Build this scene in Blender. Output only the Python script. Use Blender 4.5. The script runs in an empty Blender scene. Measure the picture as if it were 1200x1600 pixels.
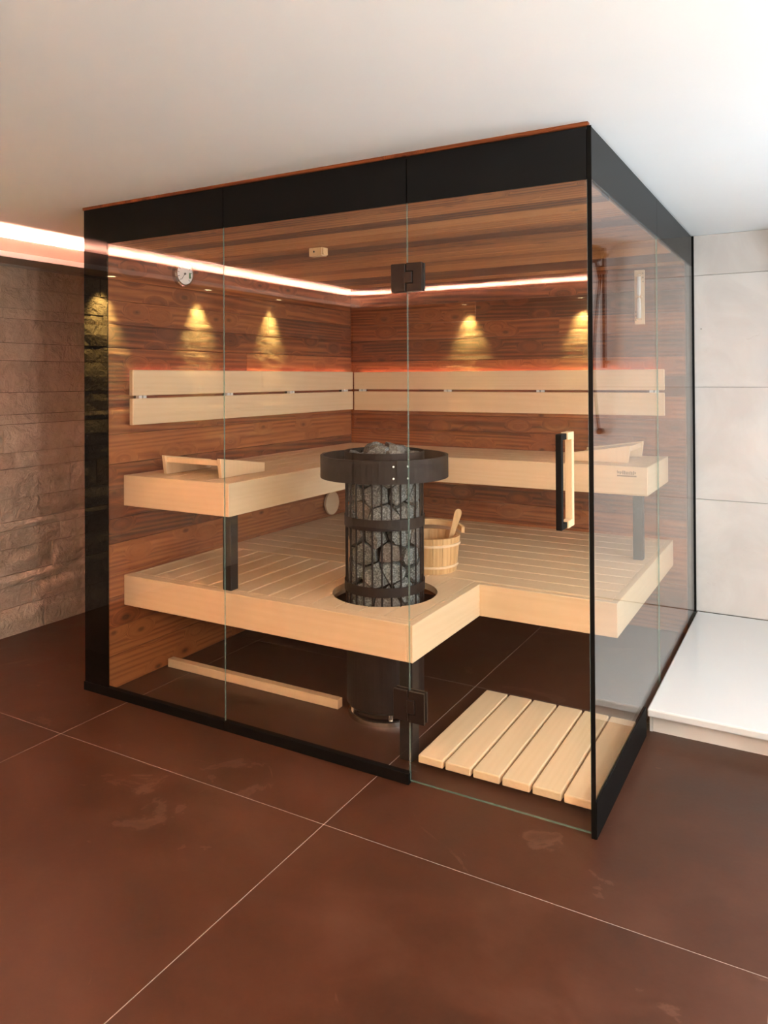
import bpy, bmesh, math, random
from mathutils import Vector, Matrix, noise

random.seed(7)
scene = bpy.context.scene
COL = scene.collection

# ------------------------------------------------------------------ camera
CAM = Vector((2.8011, -2.2493, 1.3569))
YAW, PITCH, ROLL, F_PX, CY = 0.5185, 0.0063, -0.0054, 1186.9, 583.2
cy_, sy_ = math.cos(YAW), math.sin(YAW)
r0, f0, u0 = Vector((cy_, sy_, 0)), Vector((-sy_, cy_, 0)), Vector((0, 0, 1))
fw = f0 * math.cos(PITCH) + u0 * math.sin(PITCH)
up = u0 * math.cos(PITCH) - f0 * math.sin(PITCH)
rt = r0 * math.cos(ROLL) + up * math.sin(ROLL)
up = up * math.cos(ROLL) - r0 * math.sin(ROLL)
cam_data = bpy.data.cameras.new('camera')
cam_data.sensor_fit = 'HORIZONTAL'
cam_data.sensor_width = 24.0
cam_data.lens = 24.0 * F_PX / 1200.0
cam_data.shift_y = (CY - 800.0) / 1200.0
cam_data.clip_start = 0.05
cam = bpy.data.objects.new('camera', cam_data)
COL.objects.link(cam)
cam.matrix_world = Matrix(((rt.x, up.x, -fw.x, CAM.x), (rt.y, up.y, -fw.y, CAM.y),
                           (rt.z, up.z, -fw.z, CAM.z), (0, 0, 0, 1)))
scene.camera = cam

# ------------------------------------------------------------------ view, world, lights
vs = scene.view_settings
vs.view_transform = 'Standard'
vs.look = 'None'
vs.gamma = 1.0
vs.exposure = 0.15
vs.use_curve_mapping = False
scene.cycles.use_denoising = True
scene.cycles.max_bounces = 10
scene.cycles.diffuse_bounces = 5
scene.cycles.glossy_bounces = 5
scene.cycles.transparent_max_bounces = 24
scene.cycles.sample_clamp_indirect = 0.0

world = bpy.data.worlds.new('world')
scene.world = world
world.use_nodes = True
bg = world.node_tree.nodes['Background']
bg.inputs['Color'].default_value = (0.85, 0.93, 1.0, 1)
bg.inputs['Strength'].default_value = 0.6


def area(name, loc, direction, sx, sy, watts, col, spread=180, shape='RECTANGLE'):
    d = bpy.data.lights.new(name, 'AREA')
    d.shape = shape
    d.size = sx
    if shape in ('RECTANGLE', 'ELLIPSE'):
        d.size_y = sy
    d.energy = watts
    d.color = col
    d.spread = math.radians(spread)
    o = bpy.data.objects.new(name, d)
    COL.objects.link(o)
    o.location = loc
    o.rotation_euler = Vector(direction).to_track_quat('-Z', 'Y').to_euler()
    return o


# added daylight fill, outside an invented window in the right-hand wall
area('added_window_light', (4.12, 0.35, 1.30), (-1, 0, 0.0), 1.5, 1.4, 52, (0.82, 0.92, 1.0))
# fill lights added at ceiling height, no fittings, all out of view
for x, y, w, c in ((3.15, 0.95, 2, (1.0, 0.93, 0.86)),
                   (2.45, -1.95, 13, (1.0, 0.80, 0.56)), (2.00, -2.90, 22, (1.0, 0.80, 0.56)),
                   (3.25, -2.75, 14, (1.0, 0.80, 0.56))):
    area('ceiling_fill', (x, y, 2.10), (0, 0, -1), 0.16, 0.16, w, c, 160, 'DISK')

# a small wall lamp to the right of the camera: its shadows fall towards the left
d = bpy.data.lights.new('wall_lamp', 'POINT')
d.energy = 64
d.color = (1.0, 0.90, 0.77)
d.shadow_soft_size = 0.09
o = bpy.data.objects.new('wall_lamp', d)
COL.objects.link(o)
o.location = (3.45, -1.62, 1.22)

# ------------------------------------------------------------------ key sizes (metres)
W, D, H = 2.224, 2.12, 2.10          # glass cabin: width, depth, glass height
ZC = 2.112                           # room ceiling
XS, YR, XR = -0.932, -3.69, 3.95     # stone wall left, stone wall behind the camera, right wall
XW, YW = 0.11, 2.025                 # faces of the cabin's wood cladding
ZW = 1.95                            # cabin's wooden ceiling


# ------------------------------------------------------------------ materials
def mat_new(name):
    m = bpy.data.materials.new(name)
    m.use_nodes = True
    nt = m.node_tree
    nt.nodes.clear()
    out = nt.nodes.new('ShaderNodeOutputMaterial')
    return m, nt, out


class NT:
    def __init__(self, nt):
        self.nt = nt

    def n(self, t, **kw):
        node = self.nt.nodes.new(t)
        ins = kw.pop('ins', {})
        for k, v in kw.items():
            setattr(node, k, v)
        for k, v in ins.items():
            self.put(node.inputs[k], v)
        return node

    def put(self, sock, v):
        if isinstance(v, bpy.types.NodeSocket):
            self.nt.links.new(v, sock)
        elif isinstance(v, tuple) and len(v) == 3 and sock.type == 'RGBA':
            sock.default_value = (*v, 1)
        else:
            sock.default_value = v

    def math(self, op, a, b=0.0, clamp=False):
        m = self.n('ShaderNodeMath', operation=op, use_clamp=clamp)
        self.put(m.inputs[0], a)
        self.put(m.inputs[1], b)
        return m.outputs[0]

    def mix(self, f, a, b, blend='MIX'):
        m = self.n('ShaderNodeMix', data_type='RGBA', blend_type=blend)
        self.put(m.inputs[0], f)
        self.put(m.inputs[6], a)
        self.put(m.inputs[7], b)
        return m.outputs[2]

    def ramp(self, f, stops, interp='LINEAR'):
        r = self.n('ShaderNodeValToRGB')
        e = r.color_ramp
        e.interpolation = interp
        while len(e.elements) < len(stops):
            e.elements.new(0.5)
        for el, (p, c) in zip(e.elements, stops):
            el.position = p
            el.color = (*c, 1) if len(c) == 3 else c
        self.put(r.inputs[0], f)
        return r.outputs[0]

    def coords(self, scale, offset_random=30.0):
        tc = self.n('ShaderNodeTexCoord')
        oi = self.n('ShaderNodeObjectInfo')
        off = self.n('ShaderNodeCombineXYZ')
        rnd = self.math('MULTIPLY', oi.outputs['Random'], offset_random)
        for i in range(3):
            self.put(off.inputs[i], rnd)
        a = self.n('ShaderNodeVectorMath', operation='ADD')
        self.put(a.inputs[0], tc.outputs['Object'])
        self.put(a.inputs[1], off.outputs[0])
        s = self.n('ShaderNodeVectorMath', operation='MULTIPLY')
        self.put(s.inputs[0], a.outputs[0])
        s.inputs[1].default_value = scale
        return s.outputs[0], oi.outputs['Random'], a.outputs[0]

    def noise(self, vec, scale, detail=3, rough=0.5, dist=0.0):
        t = self.n('ShaderNodeTexNoise')
        self.put(t.inputs['Vector'], vec)
        t.inputs['Scale'].default_value = scale
        t.inputs['Detail'].default_value = detail
        t.inputs['Roughness'].default_value = rough
        t.inputs['Distortion'].default_value = dist
        return t.outputs['Fac']

    def bump(self, h, strength, dist):
        b = self.n('ShaderNodeBump')
        b.inputs['Strength'].default_value = strength
        b.inputs['Distance'].default_value = dist
        self.put(b.inputs['Height'], h)
        return b.outputs[0]


def principled(nt, out, color, rough=0.5, metallic=0.0, normal=None, spec=0.5, coat=0.0):
    h = NT(nt)
    p = h.n('ShaderNodeBsdfPrincipled')
    h.put(p.inputs['Base Color'], color)
    h.put(p.inputs['Roughness'], rough)
    h.put(p.inputs['Metallic'], metallic)
    p.inputs['Specular IOR Level'].default_value = spec
    p.inputs['Coat Weight'].default_value = coat
    if normal is not None:
        h.put(p.inputs['Normal'], normal)
    nt.links.new(p.outputs[0], out.inputs[0])
    return p


def mat_plain(name, color, rough=0.5, metallic=0.0, spec=0.5, bump=0.0, bscale=200):
    m, nt, out = mat_new(name)
    h = NT(nt)
    vec, rnd, raw = h.coords((1, 1, 1))
    n = h.noise(vec, bscale, 3)
    n2 = h.noise(vec, 4.0, 3)
    col = h.mix(h.math('MULTIPLY', n2, 0.25), color, tuple(c * 0.86 for c in color))
    principled(nt, out, col, rough, metallic, h.bump(n, bump, 0.002) if bump else None, spec)
    return m


def mat_wood(name, axis, light, mid, dark, knots=True, thick=2, grain=1.0, rough=0.55, var=0.35, bump=0.15):
    """wood with the grain running along axis (0 x, 1 y, 2 z)"""
    m, nt, out = mat_new(name)
    h = NT(nt)
    sc = [1.0, 1.0, 1.0]
    sc[axis] = 0.06
    vec, rnd, raw = h.coords(tuple(sc), 30.0)
    # knots: sparse points, grain bends around them
    sep = h.n('ShaderNodeSeparateXYZ')
    h.put(sep.inputs[0], raw)
    across = 3 - axis - (thick if thick != axis else (axis + 1) % 3)
    ks = h.n('ShaderNodeCombineXYZ')
    h.put(ks.inputs[0], h.math('MULTIPLY', sep.outputs[axis], 0.50))
    h.put(ks.inputs[1], sep.outputs[across])
    vor = h.n('ShaderNodeTexVoronoi', voronoi_dimensions='2D')
    h.put(vor.inputs['Vector'], ks.outputs[0])
    vor.inputs['Scale'].default_value = 7.5
    dist = vor.outputs['Distance']
    halo = h.ramp(dist, [(0.0, (1, 1, 1)), (0.34, (0, 0, 0))], 'EASE')
    low = h.noise(vec, 3.2, 2)
    v2 = h.n('ShaderNodeVectorMath', operation='ADD')
    h.put(v2.inputs[0], vec)
    cc = h.n('ShaderNodeCombineXYZ')
    bend = h.math('MULTIPLY', halo, 0.17 if knots else 0.0)
    bend = h.math('ADD', bend, h.math('MULTIPLY', low, 0.12))
    for i in range(3):
        if i != axis:
            h.put(cc.inputs[i], bend)
    h.put(v2.inputs[1], cc.outputs[0])
    wave = h.n('ShaderNodeTexWave', wave_type='BANDS', bands_direction='DIAGONAL', wave_profile='SIN')
    wv = h.n('ShaderNodeVectorMath', operation='MULTIPLY')
    h.put(wv.inputs[0], v2.outputs[0])
    ws = [1.0, 1.0, 1.0]
    ws[axis] = 0.30
    wv.inputs[1].default_value = tuple(ws)
    h.put(wave.inputs['Vector'], wv.outputs[0])
    wave.inputs['Scale'].default_value = 24.0 * grain
    wave.inputs['Distortion'].default_value = 3.6
    wave.inputs['Detail'].default_value = 2.0
    wave.inputs['Detail Scale'].default_value = 1.2
    fine = h.noise(v2.outputs[0], 95.0 * grain, 4, 0.6)
    streak = h.noise(v2.outputs[0], 9.0, 3, 0.55)
    f = h.math('ADD', h.math('MULTIPLY', wave.outputs['Fac'], 0.20), h.math('MULTIPLY', fine, 0.36))
    f = h.math('ADD', f, h.math('MULTIPLY', streak, 0.56))
    f = h.math('ADD', f, h.math('MULTIPLY', h.math('SUBTRACT', rnd, 0.5), var))
    col = h.ramp(f, [(0.30, dark), (0.53, mid), (0.78, light)] if knots else [(0.18, dark), (0.52, mid), (0.85, light)])
    if knots:
        kn = h.ramp(dist, [(0.03, (1, 1, 1)), (0.10, (0, 0, 0))])
        sel = h.math('GREATER_THAN', h.math('MULTIPLY', vor.outputs['Color'], 1.0), 0.64)
        kf = h.math('MULTIPLY', h.math('MULTIPLY', kn, sel), 0.62)
        col = h.mix(kf, col, tuple(c * 0.35 for c in dark))
    principled(nt, out, col, rough, 0, h.bump(f, bump, 0.004), 0.35)
    return m


THERMO = dict(light=(0.42, 0.135, 0.038), mid=(0.240, 0.062, 0.016), dark=(0.085, 0.019, 0.005))
M = {}
M['thermo_y'] = mat_wood('dark_wood_along_y', 1, thick=0, **THERMO)
M['thermo_x'] = mat_wood('dark_wood_along_x', 0, thick=1, **THERMO)
M['thermo_c'] = mat_wood('ceiling_wood', 0, (0.56, 0.25, 0.085), (0.35, 0.125, 0.034), (0.10, 0.030, 0.010), var=0.5)
ASP = dict(light=(0.83, 0.605, 0.38), mid=(0.80, 0.57, 0.345), dark=(0.76, 0.525, 0.305), knots=False, var=0.12, bump=0.04, rough=0.5)
M['aspen_x'] = mat_wood('pale_wood_along_x', 0, **ASP)
M['aspen_y'] = mat_wood('pale_wood_along_y', 1, **ASP)
M['aspen_z'] = mat_wood('pale_wood_along_z', 2, **ASP)
PINE = dict(light=(0.80, 0.52, 0.26), mid=(0.70, 0.42, 0.19), dark=(0.55, 0.30, 0.12), knots=False, var=0.4, bump=0.05)
M['pine_z'] = mat_wood('pine_along_z', 2, **PINE)
M['pine_x'] = mat_wood('pine_along_x', 0, **PINE)
M['black_metal'] = mat_plain('black_metal', (0.004, 0.0035, 0.003), 0.6, 0.0, 0.12)
M['heater_steel'] = mat_plain('heater_steel', (0.017, 0.0105, 0.008), 0.55, 0.0, 0.25)
M['post_steel'] = mat_plain('post_steel', (0.013, 0.0105, 0.009), 0.5, 0.0, 0.3)
M['hinge_metal'] = mat_plain('hinge_metal', (0.016, 0.009, 0.0065), 0.4, 0.0, 0.3)
M['black_print'] = mat_plain('black_print', (0.006, 0.005, 0.005), 0.5, 0.0, 0.2)
M['chrome'] = mat_plain('chrome', (0.62, 0.58, 0.54), 0.2, 1.0)
M['plaster'] = mat_plain('white_plaster', (0.83, 0.875, 0.90), 0.9, 0, 0.2)
M['soffit'] = mat_plain('soffit_paint', (0.42, 0.36, 0.32), 0.85, 0, 0.2)
M['plastic_white'] = mat_plain('white_plastic', (0.80, 0.78, 0.75), 0.35)
M['tray'] = mat_plain('white_tray', (0.70, 0.70, 0.69), 0.2, 0, 0.5)
M['grout'] = mat_plain('grout', (0.37, 0.29, 0.25), 0.9)
M['tile_grout'] = mat_plain('tile_grout', (0.22, 0.20, 0.18), 0.9)
M['wall_core'] = mat_plain('wall_core', (0.05, 0.03, 0.02), 0.9)
M['shower_metal'] = mat_plain('shower_metal', (0.030, 0.016, 0.010), 0.3, 0.3)
M['brass'] = mat_plain('brass', (0.30, 0.19, 0.06), 0.35, 0.8)
M['dial'] = mat_plain('dial', (0.78, 0.76, 0.70), 0.5)
M['ink'] = mat_plain('ink', (0.03, 0.03, 0.03), 0.7)
M['green_ink'] = mat_plain('green_ink', (0.10, 0.22, 0.10), 0.7)
M['burnt'] = mat_plain('burnt_lettering', (0.30, 0.19, 0.10), 0.8)
M['silicone'] = mat_plain('silicone', (0.55, 0.55, 0.54), 0.5)


def mat_emit(name, col, strength):
    m, nt, out = mat_new(name)
    e = nt.nodes.new('ShaderNodeEmission')
    e.inputs[0].default_value = (*col, 1)
    e.inputs[1].default_value = strength
    nt.links.new(e.outputs[0], out.inputs[0])
    return m


M['led_cove'] = mat_emit('cove_led', (1.0, 0.40, 0.26), 620.0)
M['led_back'] = mat_emit('backrest_led', (1.0, 0.42, 0.37), 9.0)
M['lamp_face'] = mat_emit('downlight_face', (1.0, 0.80, 0.45), 30.0)


def mat_glass():
    m, nt, out = mat_new('clear_glass')
    h = NT(nt)
    lw = h.n('ShaderNodeLayerWeight')
    lw.inputs['Blend'].default_value = 0.5
    p5 = h.math('POWER', lw.outputs['Facing'], 5.0)
    fr = h.math('ADD', h.math('MULTIPLY', p5, 0.55), 0.040)
    tr = h.n('ShaderNodeBsdfTransparent')
    tr.inputs[0].default_value = (0.985, 0.992, 0.985, 1)
    gl = h.n('ShaderNodeBsdfGlossy')
    gl.inputs['Roughness'].default_value = 0.0
    gl.inputs[0].default_value = (1, 1, 1, 1)
    mx = h.n('ShaderNodeMixShader')
    h.put(mx.inputs[0], fr)
    nt.links.new(tr.outputs[0], mx.inputs[1])
    nt.links.new(gl.outputs[0], mx.inputs[2])
    nt.links.new(mx.outputs[0], out.inputs[0])
    return m


M['glass'] = mat_glass()


def mat_black_glass():
    m, nt, out = mat_new('black_printed_glass')
    h = NT(nt)
    lw = h.n('ShaderNodeLayerWeight')
    lw.inputs['Blend'].default_value = 0.5
    p5 = h.math('POWER', lw.outputs['Facing'], 5.0)
    fr = h.math('ADD', h.math('MULTIPLY', p5, 0.34), 0.022)
    df = h.n('ShaderNodeBsdfDiffuse')
    df.inputs[0].default_value = (0.004, 0.0035, 0.003, 1)
    gl = h.n('ShaderNodeBsdfGlossy')
    gl.inputs['Roughness'].default_value = 0.0
    gl.inputs[0].default_value = (1, 1, 1, 1)
    mx = h.n('ShaderNodeMixShader')
    h.put(mx.inputs[0], fr)
    nt.links.new(df.outputs[0], mx.inputs[1])
    nt.links.new(gl.outputs[0], mx.inputs[2])
    nt.links.new(mx.outputs[0], out.inputs[0])
    return m


M['black_glass'] = mat_black_glass()


def mat_edge():
    m, nt, out = mat_new('glass_edge')
    h = NT(nt)
    p = principled(nt, out, (0.36, 0.44, 0.37), 0.15)
    tr = h.n('ShaderNodeBsdfTransparent')
    tr.inputs[0].default_value = (0.70, 0.80, 0.72, 1)
    mx = h.n('ShaderNodeMixShader')
    mx.inputs[0].default_value = 0.30
    nt.links.new(tr.outputs[0], mx.inputs[1])
    nt.links.new(p.outputs[0], mx.inputs[2])
    nt.links.new(mx.outputs[0], out.inputs[0])
    return m


M['glass_edge'] = mat_edge()


def mat_floor():
    m, nt, out = mat_new('rust_brown_tile')
    h = NT(nt)
    vec, rnd, raw = h.coords((1, 1, 1), 9.0)
    big = h.noise(vec, 1.6, 5, 0.6, 0.8)
    mid = h.noise(vec, 5.0, 6, 0.65, 0.6)
    fin = h.noise(vec, 60.0, 4, 0.6)
    f = h.math('ADD', h.math('MULTIPLY', big, 0.6), h.math('MULTIPLY', mid, 0.4))
    col = h.ramp(f, [(0.30, (0.030, 0.0100, 0.0046)), (0.50, (0.057, 0.0165, 0.0066)), (0.68, (0.088, 0.030, 0.015))])
    # pale scuffs and chipped-looking patches with an outline of their own
    sp = h.noise(vec, 2.3, 8, 0.62, 1.4)
    pat = h.ramp(sp, [(0.635, (0, 0, 0)), (0.655, (1, 1, 1)), (0.72, (0.2, 0.2, 0.2))])
    col = h.mix(h.math('MULTIPLY', pat, 0.22), col, (0.26, 0.125, 0.080))
    col = h.mix(h.math('MULTIPLY', fin, 0.12), col, (0.16, 0.08, 0.05))
    rg = h.math('ADD', 0.30, h.math('MULTIPLY', mid, 0.22))
    principled(nt, out, col, rg, 0, h.bump(h.math('ADD', mid, h.math('MULTIPLY', fin, 0.3)), 0.10, 0.004), 0.45)
    return m


M['floor_tile'] = mat_floor()


def mat_walltile():
    m, nt, out = mat_new('pale_stone_tile')
    h = NT(nt)
    vec, rnd, raw = h.coords((1, 1, 1), 9.0)
    big = h.noise(vec, 2.2, 5, 0.6, 1.0)
    col = h.ramp(big, [(0.35, (0.58, 0.545, 0.51)), (0.6, (0.66, 0.635, 0.60))])
    sv = h.n('ShaderNodeVectorMath', operation='MULTIPLY')
    h.put(sv.inputs[0], vec)
    sv.inputs[1].default_value = (1.0, 1.0, 2.2)
    cr = h.noise(sv.outputs[0], 11.0, 8, 0.7, 1.5)
    mask = h.ramp(h.noise(vec, 2.6, 2), [(0.5, (0, 0, 0)), (0.66, (1, 1, 1))])
    cf = h.math('MULTIPLY', h.ramp(cr, [(0.62, (0, 0, 0)), (0.70, (1, 1, 1))]), mask)
    col = h.mix(h.math('MULTIPLY', cf, 0.55), col, (0.36, 0.32, 0.28))
    principled(nt, out, col, 0.45, 0, h.bump(cr, 0.05, 0.003), 0.4)
    return m


M['wall_tile'] = mat_walltile()


def mat_stone():
    m, nt, out = mat_new('split_face_stone')
    h = NT(nt)
    vec, rnd, raw = h.coords((1, 1, 1), 20.0)
    a = h.noise(vec, 6.0, 6, 0.62, 0.6)
    b = h.noise(vec, 30.0, 5, 0.6)
    f = h.math('ADD', h.math('MULTIPLY', a, 0.55), h.math('MULTIPLY', b, 0.25))
    f = h.math('ADD', f, h.math('MULTIPLY', rnd, 0.22))
    col = h.ramp(f, [(0.30, (0.46, 0.355, 0.28)), (0.55, (0.64, 0.51, 0.41)), (0.8, (0.75, 0.62, 0.51))])
    pit = h.n('ShaderNodeTexVoronoi')
    h.put(pit.inputs['Vector'], vec)
    pit.inputs['Scale'].default_value = 38.0
    pf = h.math('MULTIPLY', h.ramp(pit.outputs['Distance'], [(0.05, (1, 1, 1)), (0.12, (0, 0, 0))]),
                h.math('GREATER_THAN', pit.outputs['Color'], 0.82))
    col = h.mix(h.math('MULTIPLY', pf, 0.7), col, (0.09, 0.06, 0.045))
    rid = h.noise(vec, 13.0, 6, 0.6, 1.2)
    hgt = h.math('ADD', h.math('MULTIPLY', rid, 1.0), h.math('MULTIPLY', b, 0.35))
    principled(nt, out, col, 0.85, 0, h.bump(hgt, 0.9, 0.03), 0.25)
    return m


M['stone'] = mat_stone()


def mat_rock():
    m, nt, out = mat_new('heater_rock')
    h = NT(nt)
    vec, rnd, raw = h.coords((1, 1, 1), 20.0)
    a = h.noise(vec, 160.0, 4, 0.7)
    b = h.noise(vec, 22.0, 3, 0.6)
    col = h.ramp(a, [(0.36, (0.055, 0.056, 0.052)), (0.52, (0.165, 0.168, 0.155)), (0.68, (0.42, 0.42, 0.40))])
    warm = h.mix(h.math('MULTIPLY', h.math('GREATER_THAN', rnd, 0.8), 0.35), col, (0.20, 0.12, 0.075))
    principled(nt, out, warm, 0.8, 0, h.bump(h.math('ADD', b, h.math('MULTIPLY', a, 0.4)), 0.6, 0.006), 0.3)
    return m


M['rock'] = mat_rock()


# ------------------------------------------------------------------ mesh helpers
def link(name, bm, mat, parent=None, smooth=False):
    me = bpy.data.meshes.new(name)
    bm.normal_update()
    bm.to_mesh(me)
    bm.free()
    mats = mat if isinstance(mat, (list, tuple)) else [mat]
    for k in mats:
        me.materials.append(M[k] if isinstance(k, str) else k)
    if smooth:
        for p in me.polygons:
            p.use_smooth = True
    o = bpy.data.objects.new(name, me)
    COL.objects.link(o)
    if parent is not None:
        o.parent = parent
    return o


def add_box(bm, x0, x1, y0, y1, z0, z1, mi=0):
    v = [bm.verts.new(c) for c in ((x0, y0, z0), (x1, y0, z0), (x1, y1, z0), (x0, y1, z0),
                                   (x0, y0, z1), (x1, y0, z1), (x1, y1, z1), (x0, y1, z1))]
    fs = []
    for q in ((3, 2, 1, 0), (4, 5, 6, 7), (0, 1, 5, 4), (1, 2, 6, 5), (2, 3, 7, 6), (3, 0, 4, 7)):
        f = bm.faces.new([v[i] for i in q])
        f.material_index = mi
        fs.append(f)
    return v, fs


def box(name, x0, x1, y0, y1, z0, z1, mat, parent=None, bevel=0.0, seg=1):
    bm = bmesh.new()
    add_box(bm, min(x0, x1), max(x0, x1), min(y0, y1), max(y0, y1), min(z0, z1), max(z0, z1))
    if bevel:
        bmesh.ops.bevel(bm, geom=list(bm.edges), offset=bevel, segments=seg, affect='EDGES', profile=0.5)
    return link(name, bm, mat, parent)


def prism(name, pts, z0, z1, mat, parent=None, bm=None, axis=2):
    """extrude a ccw outline; axis 2: pts=(x,y) along z; axis 0: pts=(y,z) along x; axis 1: pts=(x,z) along y"""
    own = bm is None
    if own:
        bm = bmesh.new()

    def P(a, b, t):
        return (a, b, t) if axis == 2 else ((t, a, b) if axis == 0 else (a, t, b))
    lo = [bm.verts.new(P(a, b, z0)) for a, b in pts]
    hi = [bm.verts.new(P(a, b, z1)) for a, b in pts]
    n = len(pts)
    fs = [bm.faces.new(lo[::-1]), bm.faces.new(hi)]
    for i in range(n):
        fs.append(bm.faces.new((lo[i], lo[(i + 1) % n], hi[(i + 1) % n], hi[i])))
    bmesh.ops.recalc_face_normals(bm, faces=fs)
    if own:
        return link(name, bm, mat, parent)


def add_lathe(bm, prof, cx, cy, seg=48, closed=False):
    """prof: (r,z) list, revolved about the vertical through cx,cy"""
    rings = []
    for r, z in prof:
        rings.append([bm.verts.new((cx + r * math.cos(2 * math.pi * i / seg), cy + r * math.sin(2 * math.pi * i / seg), z))
                      for i in range(seg)])
    m = len(rings)
    fs = []
    for k in range(m if closed else m - 1):
        a, b = rings[k], rings[(k + 1) % m]
        for i in range(seg):
            j = (i + 1) % seg
            fs.append(bm.faces.new((a[i], a[j], b[j], b[i])))
    if not closed:
        if prof[0][0] > 1e-5:
            fs.append(bm.faces.new(rings[0][::-1]))
        if prof[-1][0] > 1e-5:
            fs.append(bm.faces.new(rings[-1]))
    bmesh.ops.recalc_face_normals(bm, faces=fs)


def lathe(name, prof, cx, cy, mat, parent=None, seg=48, closed=False, smooth=False):
    bm = bmesh.new()
    add_lathe(bm, prof, cx, cy, seg, closed)
    return link(name, bm, mat, parent, smooth)


def add_tube(bm, pts, r, seg=8):
    pts = [Vector(p) for p in pts]
    rings = []
    ref = Vector((0.13, 0.31, 0.94))
    for i, p in enumerate(pts):
        t = (pts[min(i + 1, len(pts) - 1)] - pts[max(i - 1, 0)]).normalized()
        a = t.cross(ref)
        if a.length < 1e-3:
            a = t.cross(Vector((1, 0, 0)))
        a.normalize()
        b = t.cross(a)
        rr = r[i] if isinstance(r, (list, tuple)) else r
        rings.append([bm.verts.new(p + (a * math.cos(2 * math.pi * k / seg) + b * math.sin(2 * math.pi * k / seg)) * rr)
                      for k in range(seg)])
    fs = []
    for a, b in zip(rings, rings[1:]):
        for k in range(seg):
            fs.append(bm.faces.new((a[k], a[(k + 1) % seg], b[(k + 1) % seg], b[k])))
    fs.append(bm.faces.new(rings[0][::-1]))
    fs.append(bm.faces.new(rings[-1]))
    bmesh.ops.recalc_face_normals(bm, faces=fs)


def tube(name, pts, r, mat, parent=None, seg=8, smooth=True):
    bm = bmesh.new()
    add_tube(bm, pts, r, seg)
    return link(name, bm, mat, parent, smooth)


def tag(o, label, cat, group=None):
    o['label'] = label
    o['category'] = cat
    if group:
        o['group'] = group
    return o


def struct(o, label=None):
    o['kind'] = 'structure'
    if label:
        o['label'] = label
    return o


def thing(name, label, cat, loc=(0, 0, 0), group=None):
    o = bpy.data.objects.new(name, None)
    o.empty_display_size = 0.05
    COL.objects.link(o)
    tag(o, label, cat, group)
    return o


# ------------------------------------------------------------------ the room
floor = struct(box('floor', XS - 0.2, XR + 0.2, YR - 0.2, D + 0.2, -0.12, -0.0008, 'grout'),
               'floor of large rust brown tiles with thin pale joints')
XL = [1.4860 + 1.2150 * k for k in range(-3, 4)]
YL = [-0.3294 + 1.179 * k for k in range(-4, 4)]
for i in range(len(XL) - 1):
    for j in range(len(YL) - 1):
        x0, x1 = max(XL[i], XS) + 0.0017, min(XL[i + 1], XR) - 0.0017
        y0, y1 = max(YL[j], YR) + 0.0017, min(YL[j + 1], D) - 0.0017
        if x1 - x0 < 0.02 or y1 - y0 < 0.02:
            continue
        box('floor_tile', x0, x1, y0, y1, -0.012, 0.0, 'floor_tile', floor)

struct(box('ceiling', XS - 0.2, XR + 0.2, YR - 0.2, D + 0.2, ZC, ZC + 0.15, 'plaster'), 'smooth white plaster ceiling')

# back wall: pale tiles beside the cabin, wall core behind
wall_back = struct(box('wall_back', XS - 0.2, XR + 0.2, D + 0.010, D + 0.2, 0, ZC, 'tile_grout'),
                   'back wall of large pale stone-look tiles behind the shower')
ZJ = [0.0, 0.102, 0.7006, 1.299, 1.8966, ZC]
for k in range(1, len(ZJ) - 1):
    for x0, x1 in ((W + 0.004, 3.22), (3.22, XR)):
        box('wall_tile', x0 + 0.001, x1 - 0.001, D, D + 0.012, ZJ[k] + 0.0012, ZJ[k + 1] - 0.0012, 'wall_tile', wall_back)
box('stud_hole', W + 0.036, W + 0.041, D - 0.0006, D + 0.002, 1.608, 1.613, 'ink', wall_back)

# right wall, out of view; its window is invented to let light in
WY0, WY1, WZ0, WZ1 = -0.40, 1.10, 0.60, 2.0
wall_right = struct(box('wall_right', XR, XR + 0.15, YR, WY0, 0, ZC, 'plaster'), 'plain white wall with an added window, beside the shower')
box('wall_segment', XR, XR + 0.15, WY1, D, 0, ZC, 'plaster', wall_right)
box('wall_segment', XR, XR + 0.15, WY0, WY1, 0, WZ0, 'plaster', wall_right)
box('wall_segment', XR, XR + 0.15, WY0, WY1, WZ1, ZC, 'plaster', wall_right)
bm = bmesh.new()
for a in ((WY0, WY0 + 0.05, WZ0, WZ1), (WY1 - 0.05, WY1, WZ0, WZ1), (WY0 + 0.05, WY1 - 0.05, WZ0, WZ0 + 0.05),
          (WY0 + 0.05, WY1 - 0.05, WZ1 - 0.05, WZ1), (0.33, 0.37, WZ0 + 0.05, WZ1 - 0.05)):
    add_box(bm, XR + 0.03, XR + 0.09, *a)
win = struct(link('added_window', bm, 'plastic_white'), 'white framed window added to the right wall to let light in')


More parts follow.
